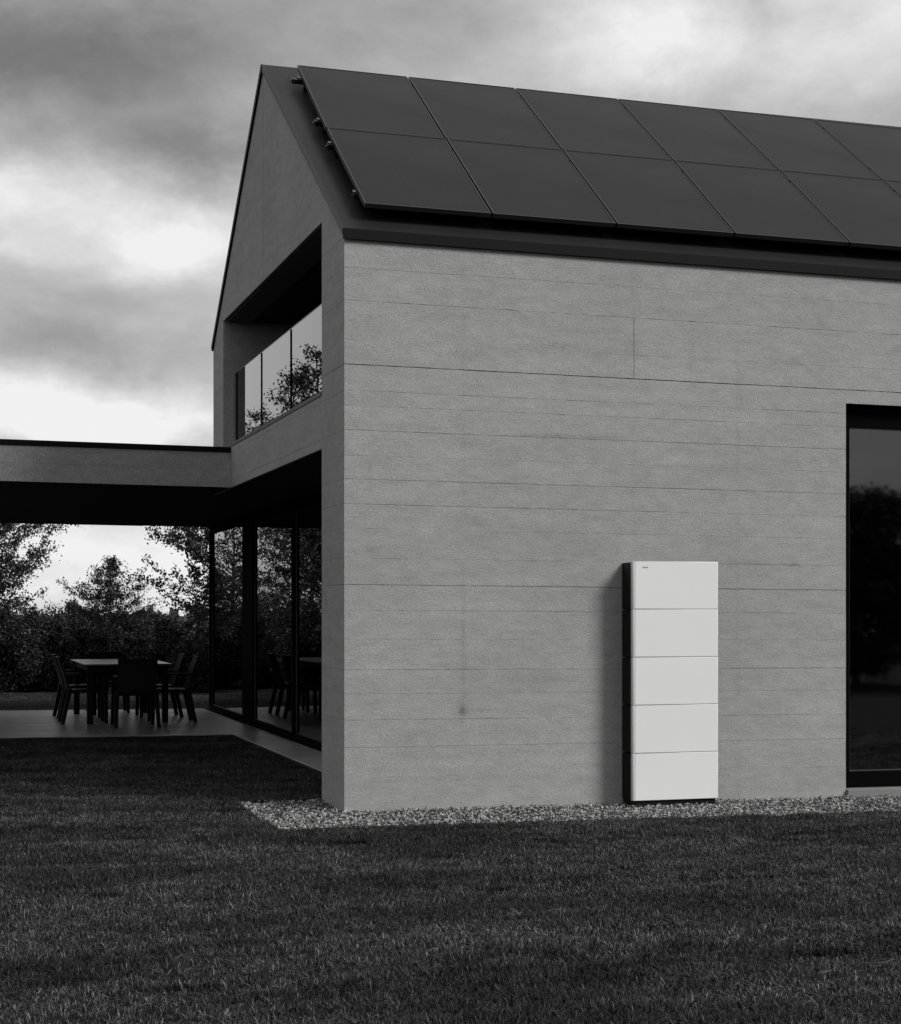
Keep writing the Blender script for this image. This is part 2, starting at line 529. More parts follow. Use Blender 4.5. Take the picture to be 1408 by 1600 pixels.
for a, b in zip(zl[:-1], zl[1:]):
    if b <= 3.25:
        course_front(a, b, 0.0, DX0); course_front(a, b, DX1, L)
    elif a < 3.25:
        course_front(a, b, 0.0, L, notch=True)
    elif a in (3.399, 3.59):
        course_front(a, b, 0.0, 2.3995); course_front(a, b, 2.4035, L)
    else:
        course_front(a, b, 0.0, L)
# head of the door opening and the reveal at its sides
hb = B(DX0, DX1, SKIN + 0.002, 0.30, DZ, DZ + 0.004); obj('door_head', hb, TRIM, front)

# gable wall -------------------------------------------------------------
gcore = bmesh.new()
pts = [(SKIN + .012, -0.25), (PW - .004, -0.25), (PW - .004, 4.662), (5.679, 4.662), (5.679, 3.0), (WD, 3.0), (WD, 4.44), (RIDGE_Y, RIDGE_Z - 0.05), (SKIN + .012, 4.40)]
gb = prism(pts, SKIN + 0.012, 0.30, 'x')
gable = obj('gable_wall', gb, CONC_IN, house)
BB, BT = 2.822, 3.25            # bottom and top of the beam over the terrace side


def right_edge(z0, z1):
    def yr(z): return WD if BB - 1e-6 <= z <= BT + 1e-6 else PW
    out = [(yr(z0 + 1e-5) if z0 != BT else PW, z0)]
    if z0 < BB < z1: out += [(PW, BB), (WD, BB)]
    if z0 < BT < z1: out += [(WD, BT), (PW, BT)]
    last = out[-1][0]
    out.append((last, z1))
    return out


gl_z = [-0.25, .225, .46, .669, .87, 1.056, 1.29, 1.514, 1.71, 1.916, 2.142, 2.33, 2.521, 2.703, 2.896, 3.085, 3.2, 3.399, 3.59, 3.891, 4.141, 4.372]
for a, b in zip(gl_z[:-1], gl_z[1:]):
    ga = gap.get(round(a, 3), 0.0007); gb_ = gap.get(round(b, 3), 0.0007)
    a2 = a + ga * .8 if a > 0 else a; b2 = b - gb_ * .8
    re = right_edge(a2, b2)
    pts = [(0.0, a2)] + re + [(0.0, b2)]
    pr = random.uniform(-0.0006, 0.0006)
    bm = prism(pts, pr, SKIN, 'x')
    for v in bm.verts:
        if v.co.y < 1e-4 and v.co.x > 0.02: v.co.y = SKIN
    obj('concrete_course', bm, CONC, gable)
# left jamb and the two gable panels, split below the ridge
sl = (RIDGE_Z - 4.43) / (RIDGE_Y + 0.03)
slb = (RIDGE_Z - 4.51) / (6.386 - RIDGE_Y)
roofz = lambda y: (4.43 + sl * (y + 0.03)) if y < RIDGE_Y else (RIDGE_Z - slb * (y - RIDGE_Y))
TOPG = 0.03
for pts in ([(0.0, 4.3745), (PW, 4.3745), (PW, 4.66), (3.343, 4.668), (3.343, roofz(3.343) - TOPG), (0.0, roofz(0) - TOPG)],
            [(3.350, 4.668), (5.675, 4.676), (5.675, 3.2535), (WD, 3.2535), (WD, roofz(WD) - TOPG), (3.350, roofz(3.35) - TOPG)]):
    obj('concrete_panel', prism(pts, random.uniform(-.0006, .0006), SKIN, 'x'), CONC, gable)
# reveal on the far side of the loggia and the slab behind the beam
obj('loggia_reveal', prism([(0.031, 3.0), (1.7, 3.0), (1.7, 4.68), (0.031, 4.68)], 5.676, 5.80, 'y'), CONC, gable)
obj('loggia_reveal', prism([(0.031, 3.0), (1.7, 3.0), (1.7, 4.68), (0.031, 4.68)], 0.60, PW - 0.001, 'y'), CONC, gable)
obj('loggia_sill', B(-0.006, 0.20, PW, 5.675, BT + 0.0015, BT + 0.040, 0.003), VERGE, gable)
# loggia room: floor, ceiling and dark back wall with its windows
obj('loggia_floor', B(0.205, 1.7, PW, 5.675, 3.0, BT + 0.02), SOFF, house)
obj('loggia_ceiling', B(0.031, 1.7, PW, 5.675, 4.680, 4.80), SOFF, house)
bw_ = obj('loggia_back_wall', B(1.72, 1.80, PW, 5.675, 3.0, 4.70), SOFF, house)
lw = obj('loggia_window', B(1.66, 1.70, 1.6, 5.2, BT + 0.05, 4.55), FRAME, house)
for i in range(2):
    obj('window_pane', B(1.650, 1.656, 1.7 + i * 1.75, 3.35 + i * 1.75, BT + 0.12, 4.48), GLASS, lw)
# ceiling line: dark board over the loggia edge
# glass balustrade -------------------------------------------------------
bal = empty('loggia_balustrade'); bal.parent = house; bal.location = (0, 0, 0)
ys = [0.80, 1.21, 2.596, 4.053, 5.50, 5.67]
for a, b in zip(ys[:-1], ys[1:]):
    obj('glass_pane', B(0.12, 0.132, a + 0.006, b - 0.006, BT + 0.01, 4.095 - 0.0, 0.0012), GLASSB, bal)
for y in ys[1:-1]:
    obj('clamp_strip', B(0.112, 0.140, y - 0.0085, y + 0.0085, BT + 0.041, 4.090), FRAME, bal)
obj('handrail_edge', B(0.118, 0.134, 0.80, 5.672, 4.0955, 4.1015), ALU, bal)

# other walls (kept plain, they close the building) ----------------------
bk = bmesh.new()
box(bk, 0.31, L, WD - 0.25, WD, 3.0, 4.40)
box(bk, L - 0.25, L, 0.31, 13.0, -0.25, 2.80)
box(bk, 1.30, L, 13.0, 13.25, -0.25, 2.80)
slope(bk)
obj('rear_wall', bk, CONC, house)
gg = prism([(0.0, -0.25), (WD, -0.25), (WD, 4.40), (RIDGE_Y, RIDGE_Z - 0.08), (0.0, 4.36)], L + 0.001, L + 0.03, 'x'); slope(gg)
obj('end_gable_wall', gg, CONC, house)
# interior: floor, ceiling, dividing wall
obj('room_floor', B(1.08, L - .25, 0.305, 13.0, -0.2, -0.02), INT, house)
obj('ground_floor_ceiling', B(0.034, L - .25, PW, 5.17, BB + 0.004, 2.99), SOFF, house)
obj('wing_ceiling', B(0.034, L - .25, 5.17, 13.41, BB + 0.001, 3.10), SOFF, house)
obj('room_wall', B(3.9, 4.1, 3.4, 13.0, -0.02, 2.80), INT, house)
obj('room_wall', B(1.08, 8.7, 0.305, 0.32, -0.02, 2.80, fall=True), INT, house) if False else None

# roof -------------------------------------------------------------------
TR = 0.045
rp = [(-0.019, 4.432), (RIDGE_Y, RIDGE_Z), (6.40, 4.500), (6.40, 4.500 - TR), (RIDGE_Y, RIDGE_Z - TR - .015), (-0.019, 4.432 - TR)]
rbm = prism(rp, -0.012, L + 0.04, 'x'); slope(rbm)
roof = obj('roof', rbm, ROOFM, house)
fb = B(-0.016, L + 0.05, -0.030, -0.020, 4.352, 4.4335, 0.002)
obj('eave_fascia', fb, TRIM, roof)
# verge strips along both slopes of the gable end
def verge(p0, p1, w, name, m, xo):
    d = Vector((0, p1[0] - p0[0], p1[1] - p0[1])).normalized(); n = Vector((0, d.z, -d.y))
    if n.z > 0: n = -n
    q = [Vector((0, *p0)), Vector((0, *p1)), Vector((0, *p1)) + n * w, Vector((0, *p0)) + n * w]
    obj(name, prism([(v.y, v.z) for v in q], -xo, -0.002, 'x'), m, roof)
verge((-0.030, 4.4335), (RIDGE_Y, RIDGE_Z + .004), 0.05, 'verge_trim', VERGE, 0.018)
verge((RIDGE_Y, RIDGE_Z + .004), (6.40, 4.503), 0.062, 'verge_trim', TRIM, 0.022)
rg = B(-0.01, L + 0.04, RIDGE_Y - 0.05, RIDGE_Y + 0.05, RIDGE_Z - 0.02, RIDGE_Z + 0.004)
obj('ridge_cap', prism([(RIDGE_Y - 0.09, RIDGE_Z - 0.066), (RIDGE_Y, RIDGE_Z + 0.002), (RIDGE_Y + 0.09, RIDGE_Z - 0.06), (RIDGE_Y, RIDGE_Z - 0.03)], -0.02, L + .04, 'x'), ROOFM, roof)
rg.free()
# standing folds of the metal sheets: barely raised seams out to the far end
for x in np.arange(0.0, 0.1, 1.0): pass

# canopy wing ------------------------------------------------------------
CX0, CY0, CY1 = -9.3, 5.175, 13.41
cano = obj('canopy', B(CX0 + .03, 0.03, CY0 + .032, CY1, BB + 0.05, 3.17), CONC_IN, house)
for i in range(1):
    obj('soffit', B(CX0 + .03, 0.032, CY0 + .034, CY1 - .01, BB + 0.002, BB + 0.048), SOFF, cano)
for z0, z1 in ((BB, 3.0115), (3.0125, 3.192)):
    obj('concrete_course', B(CX0, -0.001, CY0 + random.uniform(-.001, .001), CY0 + 0.03, z0, z1, 0.0015), CONC, cano)
rim = B(CX0, 0.028, CY0 - 0.012, CY0 + 0.10, 3.194, 3.250, 0.002)
obj('roof_edge_trim', rim, TRIM, cano)
obj('roof_edge_trim', B(CX0, 0.03, CY1, CY1 + 0.03, BB - 0.002, 3.23, 0.002), TRIM, cano)
obj('flat_roof', B(CX0, L, CY0 + .10, CY1, 3.172, 3.205), ROOFM, cano)
for (x, y) in ((-8.9, 5.6), (-8.9, 13.0)):
    obj('post', B(x - .1, x + .1, y - .1, y + .1, -0.1, BB + .002), FRAME, cano)

# glazed wall ------------------------------------------------------------
gw = empty('glazed_wall'); gw.parent = house
XF, XG = 0.985, 1.022
obj('bottom_rail', B(XF, XG + .03, 0.35, 13.03, -0.02, 0.085, 0.003), FRAME, gw)
obj('top_rail', B(XF, XG + .03, 0.35, 13.03, 2.70, BB + .003), FRAME, gw)
obj('end_post', B(XF, XG + .04, 12.93, 13.04, 0.086, 2.699, 0.003), FRAME, gw)
obj('mullion', B(XF, XG + .04, 9.36, 10.12, 0.086, 2.699, 0.003), FRAME, gw)
obj('mullion', B(XF, XG + .04, 6.68, 6.80, 0.086, 2.699, 0.003), FRAME, gw)
obj('mullion', B(XF + .03, XG + .04, 6.81, 6.90, 0.086, 2.699, 0.003), FRAME, gw)
obj('mullion', B(XF, XG + .04, 3.40, 3.52, 0.086, 2.699, 0.003), FRAME, gw)
for a, b in ((10.125, 12.925), (6.905, 9.355), (3.525, 6.675), (0.36, 3.395)):
    obj('pane', B(XG, XG + .02, a, b, 0.087, 2.698), GLASS, gw)
for a, b in ((10.125, 12.925), (6.905, 9.355), (3.525, 6.675)):  # thin pale strips added as the highlights along the frame edges
    for y in (a + .008, b - .018):
        obj('highlight_bead', B(XG - .010, XG - .0005, y, y + .010, 0.09, 2.69), BEAD, gw)
    obj('highlight_bead', B(XG - .010, XG - .0005, a + .02, b - .02, 0.087, 0.097), BEAD, gw)
obj('end_wall', B(XF + .1, 1.30, 13.04, 13.30, -0.1, BB), FRAME, gw)
# curtain behind the far pane
n = 90
cv = []; cf = []
for i in range(n):
    y = 10.6 + i / (n - 1) * 1.3; x = 1.42 + 0.045 * math.sin(i * 0.95) + 0.01 * math.sin(i * 2.3)
    cv += [(x, y, 0.02), (x, y, 2.78)]
for i in range(n - 1): cf.append((2 * i, 2 * i + 2, 2 * i + 3, 2 * i + 1))
cu = raw('window_curtain', cv, cf, CURT); tag(cu, 'pale curtain hanging behind the far pane of the terrace glazing', 'curtain')
cu.modifiers.new('thickness', 'SOLIDIFY').thickness = 0.003

# garden door ------------------------------------------------------------
dr = empty('garden_door'); dr.parent = house
FY = 0.10
def dbox(name, x0, x1, z0, z1, y0=FY, y1=FY + 0.08, m=FRAME, bev=.003, par=dr):
    return obj(name, B(x0, x1, y0, y1, z0, z1, bev), m, par)
dbox('frame', DX0, DX0 + .018, 0.02, DZ, 0.032, FY + .1)
fr_ = dbox('frame', DX0 + .019, DX0 + .095, 0.17, 3.10)
dbox('frame', DX0 + .019, DX1, 3.101, DZ - .001)
dbox('frame', DX0 + .019, DX1, 0.036, 0.169)
dbox('frame', 6.0, 6.12, 0.17, 3.10)
dbox('pane', DX0 + .096, 5.999, 0.171, 3.099, FY + .03, FY + .045, GLASSD, 0)
dbox('pane', 6.121, DX1, 0.171, 3.099, FY + .03, FY + .045, GLASSD, 0)
dbox('highlight_bead', DX0 + .096, DX0 + .105, 0.18, 3.09, FY + .018, FY + .029, BEAD, 0)
dbox('highlight_bead', DX0 + .106, 5.99, 0.171, 0.180, FY + .018, FY + .029, BEAD, 0)
dbox('highlight_bead', DX0 + .106, 5.99, 3.09, 3.099, FY + .018, FY + .029, BEAD, 0)
obj('threshold', B(DX0 + .001, DX1, -0.035, 0.2, -0.05, 0.032, 0.003), THRES, dr)

# ------------------------------------------------------------------ solar panels
S1 = 0.684; ang = math.atan(S1)
PH = 0.14                       # glass height above the sheet
PWID, PLEN = 1.088, 1.765
nrm = Vector((0, -math.sin(ang), math.cos(ang)))
up = Vector((0, math.cos(ang), math.sin(ang)))


def roofpt(x, s, h):            # s: distance up the slope from the lowest panel edge
    base = Vector((x, -0.03, 4.43)) + up * (s + 0.193) + nrm * h
    base.z -= K * x
    return base


def panel_thing(xs, ln):
    """xs: left/right x at the lower edge, left/right x at the upper edge (local)"""
    r = empty('solar_panel')
    fr = bmesh.new(); w, l = 1.0, ln - .014
    t = 0.010; h = 0.035; u = t / 1.08

    def warp(bm):
        for v in bm.verts:
            k = v.co.y / l; a_ = xs[0] + (xs[2] - xs[0]) * k; b_ = xs[1] + (xs[3] - xs[1]) * k
            v.co.x = a_ + (b_ - a_) * v.co.x
    box(fr, 0, w, 0, t, -h, 0.002); box(fr, 0, w, l - t, l, -h, 0.002)
    box(fr, 0, u, t + .0005, l - t - .0005, -h, 0.002); box(fr, w - u, w, t + .0005, l - t - .0005, -h, 0.002)
    warp(fr); obj('frame', fr, PVF, r)
    g = bmesh.new(); box(g, u + .0005, w - u - .0005, t + .0005, l - t - .0005, -0.008, -0.001)
    warp(g); obj('cell_glass', g, PV, r)
    return r


def copy_tree(o, parent=None):
    c = o.copy(); COL.objects.link(c); c.parent = parent
    for ch in list(o.children): copy_tree(ch, c)
    return c


ordn = ['first', 'second', 'third', 'fourth', 'fifth', 'sixth', 'seventh']
XB = [.166, 1.212, 2.275, 3.330, 4.405, 5.480, 6.555, 7.63]
XM = [.190, 1.265, 2.350, 3.435, 4.515, 5.610, 6.70, 7.79]
XT = [.238, 1.322, 2.410, 3.496, 4.585, 5.690, 6.79, 7.89]
for row in range(2):
    lo_, hi_ = (XB, XM) if row == 0 else (XM, XT)
    for i in range(7):
        g_ = 0.009
        o = panel_thing((g_, lo_[i + 1] - lo_[i] - g_, hi_[i] - lo_[i] + g_, hi_[i + 1] - lo_[i] - g_), PLEN)
        o.location = roofpt(lo_[i], row * PLEN, PH)
        o.rotation_euler = (ang, K, 0)
        lab = ('black solar panel, %s from the gable end in the %s' % (ordn[i], 'lower row beside the eave' if row == 0 else 'upper row beside the ridge'))
        tag(o, lab, 'solar panel', 'black solar panels on the roof slope')
# mounting rails with end clamps
R0 = None
for k, s in enumerate((0.32, 1.45, 2.05, 3.22)):
    r = empty('mounting_rail', roofpt(0.155, s, 0.0)); r.rotation_euler = (ang, K, 0)
    bm = bmesh.new(); box(bm, 0, 7.40, -0.02, 0.02, 0.055, 0.10, .002)
    obj('rail', bm, PVF, r)
    for i in range(7):
        tt = max(0.0, s / PLEN); a_, b_ = (XB, XM) if tt < 1 else (XM, XT); tt = tt % 1.0
        x = a_[i] + (b_[i] - a_[i]) * tt - 0.155 - (0.0 if i else 0.012)
        bm = bmesh.new(); box(bm, x - .012, x + .012, -0.018, 0.018, 0.101, 0.143 if i else 0.118, .002)
        obj('clamp', bm, FRAME if 0 < i else ALU, r)
        bm = bmesh.new(); box(bm, x + .06, x + .10, -0.03, 0.03, 0.0, 0.055, .002)
        obj('roof_hook', bm, FRAME, r)
    if k in (0, 1, 2, 3):
        bm = bmesh.new(); bmesh.ops.create_cone(bm, cap_ends=True, segments=10, radius1=.008, radius2=.008, depth=.015, matrix=Matrix.Translation((-0.007, 0, 0.078)) @ Matrix.Rotation(math.pi / 2, 4, 'Y'))
        obj('rail_bolt', bm, ALU, r)
    tag(r, ['lowest mounting rail under the lower solar panels near the eave', 'mounting rail under the top edge of the lower solar panels',
            'mounting rail under the bottom edge of the upper solar panels', 'highest mounting rail under the solar panels near the ridge'][k], 'rail', 'rails carrying the solar panels')

# ------------------------------------------------------------------ battery cabinet
BX0, BX1 = 2.293, 3.040
bat = empty('battery_cabinet', (BX0, 0, gz(BX0)))
tag(bat, 'tall white cabinet of five stacked modules standing against the concrete wall', 'battery cabinet')
BWd = BX1 - BX0; YF = -0.232; YB = -0.004; CB = -0.190
mz = [0.012, 0.3905, 0.7725, 1.154, 1.5355, 1.918]


def cover(w, z0, z1):
    """front cover: rounded vertical edges, slightly crowned rim"""
    r = 0.012; pts = []
    D = CB - YF
    pts.append((0, CB)); 
    for k in range(9):
        a = math.pi + k / 8 * math.pi / 2
        pts.append((r + r * math.cos(a), YF + r + r * math.sin(a)))
    pts += [(.0135, YF + .0005), (.0145, YF + .006), (.0205, YF + .006), (.0215, YF)]
    for k in range(9):
        a = 1.5 * math.pi + k / 8 * math.pi / 2
        pts.append((w - r + r * math.cos(a), YF + r + r * math.sin(a)))
    pts.append((w, CB))
    bm = prism(pts, z0, z1, 'z')
    es = [e for e in bm.edges if abs(e.verts[0].co.z - e.verts[1].co.z) < 1e-6 and not (abs(e.verts[0].co.y - CB) < 1e-6 and abs(e.verts[1].co.y - CB) < 1e-6)]
    bmesh.ops.bevel(bm, geom=es, offset=0.0035, segments=3, affect='EDGES', profile=0.5)
    return bm


for i in range(5):
    a, b = mz[i] + 0.0016, mz[i + 1] - 0.0016
    bm = bmesh.new(); box(bm, 0.003, BWd - 0.003, CB + 0.0005, YB, a + .001, b - .008, 0.003)
    m_ = obj('battery_module', bm, DARKBOX, bat)
    c_ = obj('front_cover', cover(BWd, a, b), WHITE, m_, smooth=False)
    for p in c_.data.polygons: p.use_smooth = p.area < 0.02
    if i < 4:
        bm = bmesh.new(); box(bm, 0.006, BWd - 0.006, YF + 0.010, CB, b - .001, b + .0042)
        obj('joint_gasket', bm, DARKBOX, bat)
bm = bmesh.new(); box(bm, 0.012, BWd - 0.018, YF + 0.018, YB, -0.06, 0.0115, 0.002)
obj('plinth', bm, DARKBOX, bat)
# little two-part badge, four worn marks
for dx, w, h in ((0.085, .006, .013), (0.0935, .010, .010), (0.110, .0075, .013), (0.1195, .0075, .012)):
    bm = bmesh.new(); box(bm, dx, dx + w, YF - 0.0012, YF + 0.001, 1.862, 1.862 + h)
    obj('badge_mark', bm, MARK, bat)

# ------------------------------------------------------------------ table and chairs
tab = empty('garden_table', (-0.555, 11.25, gz(-0.555)))
tag(tab, 'long dark garden table with a pale reflecting top on the terrace under the canopy', 'table')
TW, TL = 1.17, 2.45
top = bmesh.new()
for i in range(8):
    w = TW / 8; box(top, -TW / 2 + i * w + .002, -TW / 2 + (i + 1) * w - .002, -TL / 2, TL / 2, 0.778, 0.800, .002)
tops = obj('table_top', top, TOPM, tab)
for s in (-1, 1):
    obj('apron', box(bmesh.new(), s * (TW / 2 - .09) - .012, s * (TW / 2 - .09) + .012, -TL / 2 + .13, TL / 2 - .13, .70, .777), FURN, tab)
    obj('apron', box(bmesh.new(), -TW / 2 + .08, TW / 2 - .08, s * (TL / 2 - .1) - .012, s * (TL / 2 - .1) + .012, .70, .777), FURN, tab)
    for q in (-1, 1):
        obj('leg', box(bmesh.new(), s * (TW / 2 - .09) - .04, s * (TW / 2 - .09) + .04, q * (TL / 2 - .10) - .04, q * (TL / 2 - .10) + .04, 0.002, .777, .004), FURN, tab)


def bar(bm, a, b, wx, wy, taper=1.0):
    a = Vector(a); b = Vector(b)
    vs = []
    for p, k in ((a, 1.0), (b, taper)):
        for sx, sy in ((-1, -1), (1, -1), (1, 1), (-1, 1)):
            vs.append(bm.verts.new(p + Vector((sx * wx * k / 2, sy * wy * k / 2, 0))))
    bm.faces.new(vs[0:4][::-1]); bm.faces.new(vs[4:8])
    for i in range(4): bm.faces.new((vs[i], vs[(i + 1) % 4], vs[4 + (i + 1) % 4], vs[4 + i]))
    return bm


def chair_thing():
    """armchair facing +Y"""
    r = empty('garden_chair')
    w = 0.27
    seat = box(bmesh.new(), -w + .02, w - .02, -0.24, 0.25, .415, .455, .008)
    for v in seat.verts: v.co.z += 0.02 * (v.co.y)
    obj('seat', seat, FURN, r)
    back = bmesh.new()
    n = 6
    rows = []
    for i in range(n + 1):
        t = i / n; z = .46 + t * .425; y = -.235 - .13 * t ** 1.2
        th = .030 - .008 * t
        rows.append([back.verts.new((x, yy, z)) for x, yy in ((-w + .018, y), (0, y - .012), (w - .018, y), (w - .018, y - th), (0, y - th - .012), (-w + .018, y - th))])
    for a, b in zip(rows[:-1], rows[1:]):
        for i in range(6): back.faces.new((a[i], a[(i + 1) % 6], b[(i + 1) % 6], b[i]))
    back.faces.new(rows[0][::-1]); back.faces.new(rows[-1])
    bk_ = obj('backrest', back, WEAVE, r)
    tr_ = bmesh.new(); box(tr_, -w + .012, w - .012, -.399, -.362, .880, .893, .003)
    obj('top_rail', tr_, FURN, bk_)
    for s in (-1, 1):
        obj('leg', bar(bmesh.new(), (s * (w - .02), -.235, .47), (s * (w + .005), -.335, 0.0), .055, .06, .85), FURN, r)
        obj('leg', bar(bmesh.new(), (s * (w - .02), .225, .64), (s * (w - .005), .235, 0.0), .05, .055, .85), FURN, r)
        arm = bmesh.new()
        ps = [(-.30, .652), (-.1, .655), (.12, .652), (.26, .642)]
        for (y0, z0), (y1, z1) in zip(ps[:-1], ps[1:]):
            bar(arm, (s * (w - .015), y0, z0 - .012), (s * (w - .015), y0, z0 + .012), .0, .0) if False else None
        box(arm, s * (w - .015) - .026, s * (w - .015) + .026, -.31, .265, .64, .665, .006)
        obj('armrest', arm, FURN, r)
    obj('stretcher', box(bmesh.new(), -w + .03, w - .03, .20, .235, .385, .414, .003), FURN, r)
    return r


chairs = [(-0.52, 9.62, 0.0, 'garden chair at the near end of the table with its back to the lawn'),
          (-1.07, 10.42, -math.pi / 2, 'garden chair on the left side of the table, nearer the lawn'),
          (-1.05, 11.72, -math.pi / 2 + .04, 'garden chair on the left side of the table, nearer the trees'),
          (0.02, 10.38, math.pi / 2 - .03, 'garden chair on the right side of the table, nearer the lawn'),
          (0.00, 11.62, math.pi / 2, 'garden chair on the right side of the table, nearer the trees'),
          (-0.56, 12.72, math.pi, 'garden chair at the far end of the table facing the lawn')]
C0 = None
for x, y, rz, lab in chairs:
    if C0 is None: C0 = o = chair_thing()
    else: o = copy_tree(C0)
    o.location = (x, y, gz(x) + .001); o.rotation_euler = (0, 0, rz)
    tag(o, 'dark ' + lab, 'chair', 'chairs round the garden table')

# ------------------------------------------------------------------ trees and shrubs
def tube(p0, p1, r0, r1, sides=6):
    p0 = np.array(p0, float); p1 = np.array(p1, float)
    d = p1 - p0; d /= np.linalg.norm(d) + 1e-9
    a = np.cross(d, (0, 0, 1.0)) if abs(d[2]) < .95 else np.cross(d, (1.0, 0, 0)); a /= np.linalg.norm(a)
    b = np.cross(d, a)
    t = np.arange(sides) * 2 * np.pi / sides
    ring = np.cos(t)[:, None] * a + np.sin(t)[:, None] * b
    v = np.vstack([p0 + ring * r0, p1 + ring * r1])
    f = [(i, (i + 1) % sides, sides + (i + 1) % sides, sides + i) for i in range(sides)]
    return v, np.array(f)


class Wood:
    def __init__(s): s.v = []; s.f = []; s.n = 0
    def path(s, pts, r0, r1, sides=6):
        k = len(pts) - 1
        for i in range(k):
            a = r0 + (r1 - r0) * i / k; b = r0 + (r1 - r0) * (i + 1) / k
            v, f = tube(pts[i], pts[i + 1], a, b, sides)
            s.v.append(v); s.f.append(f + s.n); s.n += len(v)
    def get(s): return np.vstack(s.v), np.vstack(s.f)


def leaves(cent, size, r, droop=0.0):
    """one folded leaf (2 quads as 4-gon each half) per centre -> arrays"""
    n = len(cent)
    d = r.normal(0, 1, (n, 3)); d[:, 2] -= droop; d /= np.linalg.norm(d, axis=1)[:, None]
    q = r.normal(0, 1, (n, 3)); s = np.cross(d, q); s /= np.linalg.norm(s, axis=1)[:, None] + 1e-9
    L_ = size * r.uniform(.6, 1.3, n)[:, None]; Wd = L_ * r.uniform(.28, .42, n)[:, None]
    up_ = np.cross(d, s) * Wd * 0.35
    v = np.stack([cent, cent + d * L_ * .5 + s * Wd + up_, cent + d * L_, cent + d * L_ * .5 - s * Wd + up_], 1).reshape(-1, 3)
    f = np.arange(4 * n).reshape(n, 4)
    return v, f


def make_tree(name, loc, h, rad, label, cat='tree', group=None, seed=1, nlimb=34, nleaf=9000, size=.07, base=.18, shape='cone', mleaf=LEAF, lean=0.02, trunk_r=.05, clump=.16, twigs=7):
    r = np.random.default_rng(seed)
    root = empty(name, loc); tag(root, label, cat, group)
    wd = Wood()
    tp = [np.array((0, 0, -.1))]
    m = 9
    off = np.zeros(2)
    for i in range(1, m + 1):
        off = off + r.normal(0, lean * h / m * 1.6, 2)
        tp.append(np.array((off[0], off[1], h * .97 * i / m)))
    wd.path(tp, trunk_r, trunk_r * .12, 7)
    tips = []; wts = []
    for i in range(nlimb):
        t = base + (1 - base) * (i + r.uniform(0, .8)) / nlimb
        t = min(t, .985)
        k = t * m; j = min(int(k), m - 1); p = tp[j] + (tp[j + 1] - tp[j]) * (k - j)
        a = i * 2.4 + r.uniform(-.5, .5)
        if shape == 'cone': R_ = rad * (1 - (t - base) / (1 - base)) ** 1.05 * min(1, .6 + (t - base) * 4) + .04 * rad
        elif shape == 'spire': R_ = rad * (1 - (t - base) / (1 - base)) ** .62 + .04 * rad
        elif shape == 'round': R_ = rad * math.sqrt(max(.04, 1 - ((t - .5 - base * .4) / .55) ** 2))
        else: R_ = rad * (0.75 + .25 * math.sin(t * 9 + seed))
        R_ *= r.uniform(.78, 1.1)
        elv = r.uniform(.25, .75) if shape != 'bush' else r.uniform(.1, 1.0)
        d = np.array((math.cos(a), math.sin(a), elv)); 
        q = [p]
        for s_ in range(1, 5):
            q.append(p + d * R_ * s_ / 4 + np.array((0, 0, -.10 * R_ * (s_ / 4) ** 2)) + r.normal(0, .035 * R_, 3))
        r0 = trunk_r * .42 * (1 - t * .6)
        wd.path(q, r0, r0 * .2, 4)
        for s_ in range(twigs):
            u = r.uniform(.25, 1.0); kk = u * 4; jj = min(int(kk), 3); pp = q[jj] + (q[jj + 1] - q[jj]) * (kk - jj)
            dd = r.normal(0, 1, 3); dd[2] = abs(dd[2]) * .6; dd /= np.linalg.norm(dd)
            tl = R_ * r.uniform(.18, .42) + .05
            e_ = pp + (dd + d * .5) * tl
            wd.path([pp, e_], r0 * .25, r0 * .08, 3)
            tips.append((pp, e_)); wts.append(tl + .1)
    v, f = wd.get(); v[:, 2] = np.where((v[:, 2] > .8 * h) & (shape != 'cone'), .8 * h + .2 * h * np.tanh((v[:, 2] - .8 * h) / (.2 * h)), v[:, 2]); raw('trunk', v, f, BARK, root)
    tips = np.array(tips); wts = np.array(wts)
    if shape in ('cone', 'spire'): wts = (wts - .08) ** 1.5
    tz = tips[:, :, 2]; tips[:, :, 2] = np.where((tz > .8 * h) & (shape != 'cone'), .8 * h + .2 * h * np.tanh((tz - .8 * h) / (.2 * h)), tz); wts /= wts.sum()
    idx = r.choice(len(tips), nleaf, p=wts)
    u = r.uniform(0.1, 1.08, nleaf)[:, None]
    c = tips[idx, 0] + (tips[idx, 1] - tips[idx, 0]) * u + r.normal(0, 1, (nleaf, 3)) * np.minimum(clump * .45, .07 + .28 * np.linalg.norm(tips[idx, 1] - tips[idx, 0], axis=1))[:, None] * r.uniform(.2, 1, nleaf)[:, None]
    c[:, 2] = np.maximum(c[:, 2], 0.03)
    v, f = leaves(c, size, r, .3)
    raw('crown', v, f, mleaf, root)
    return root


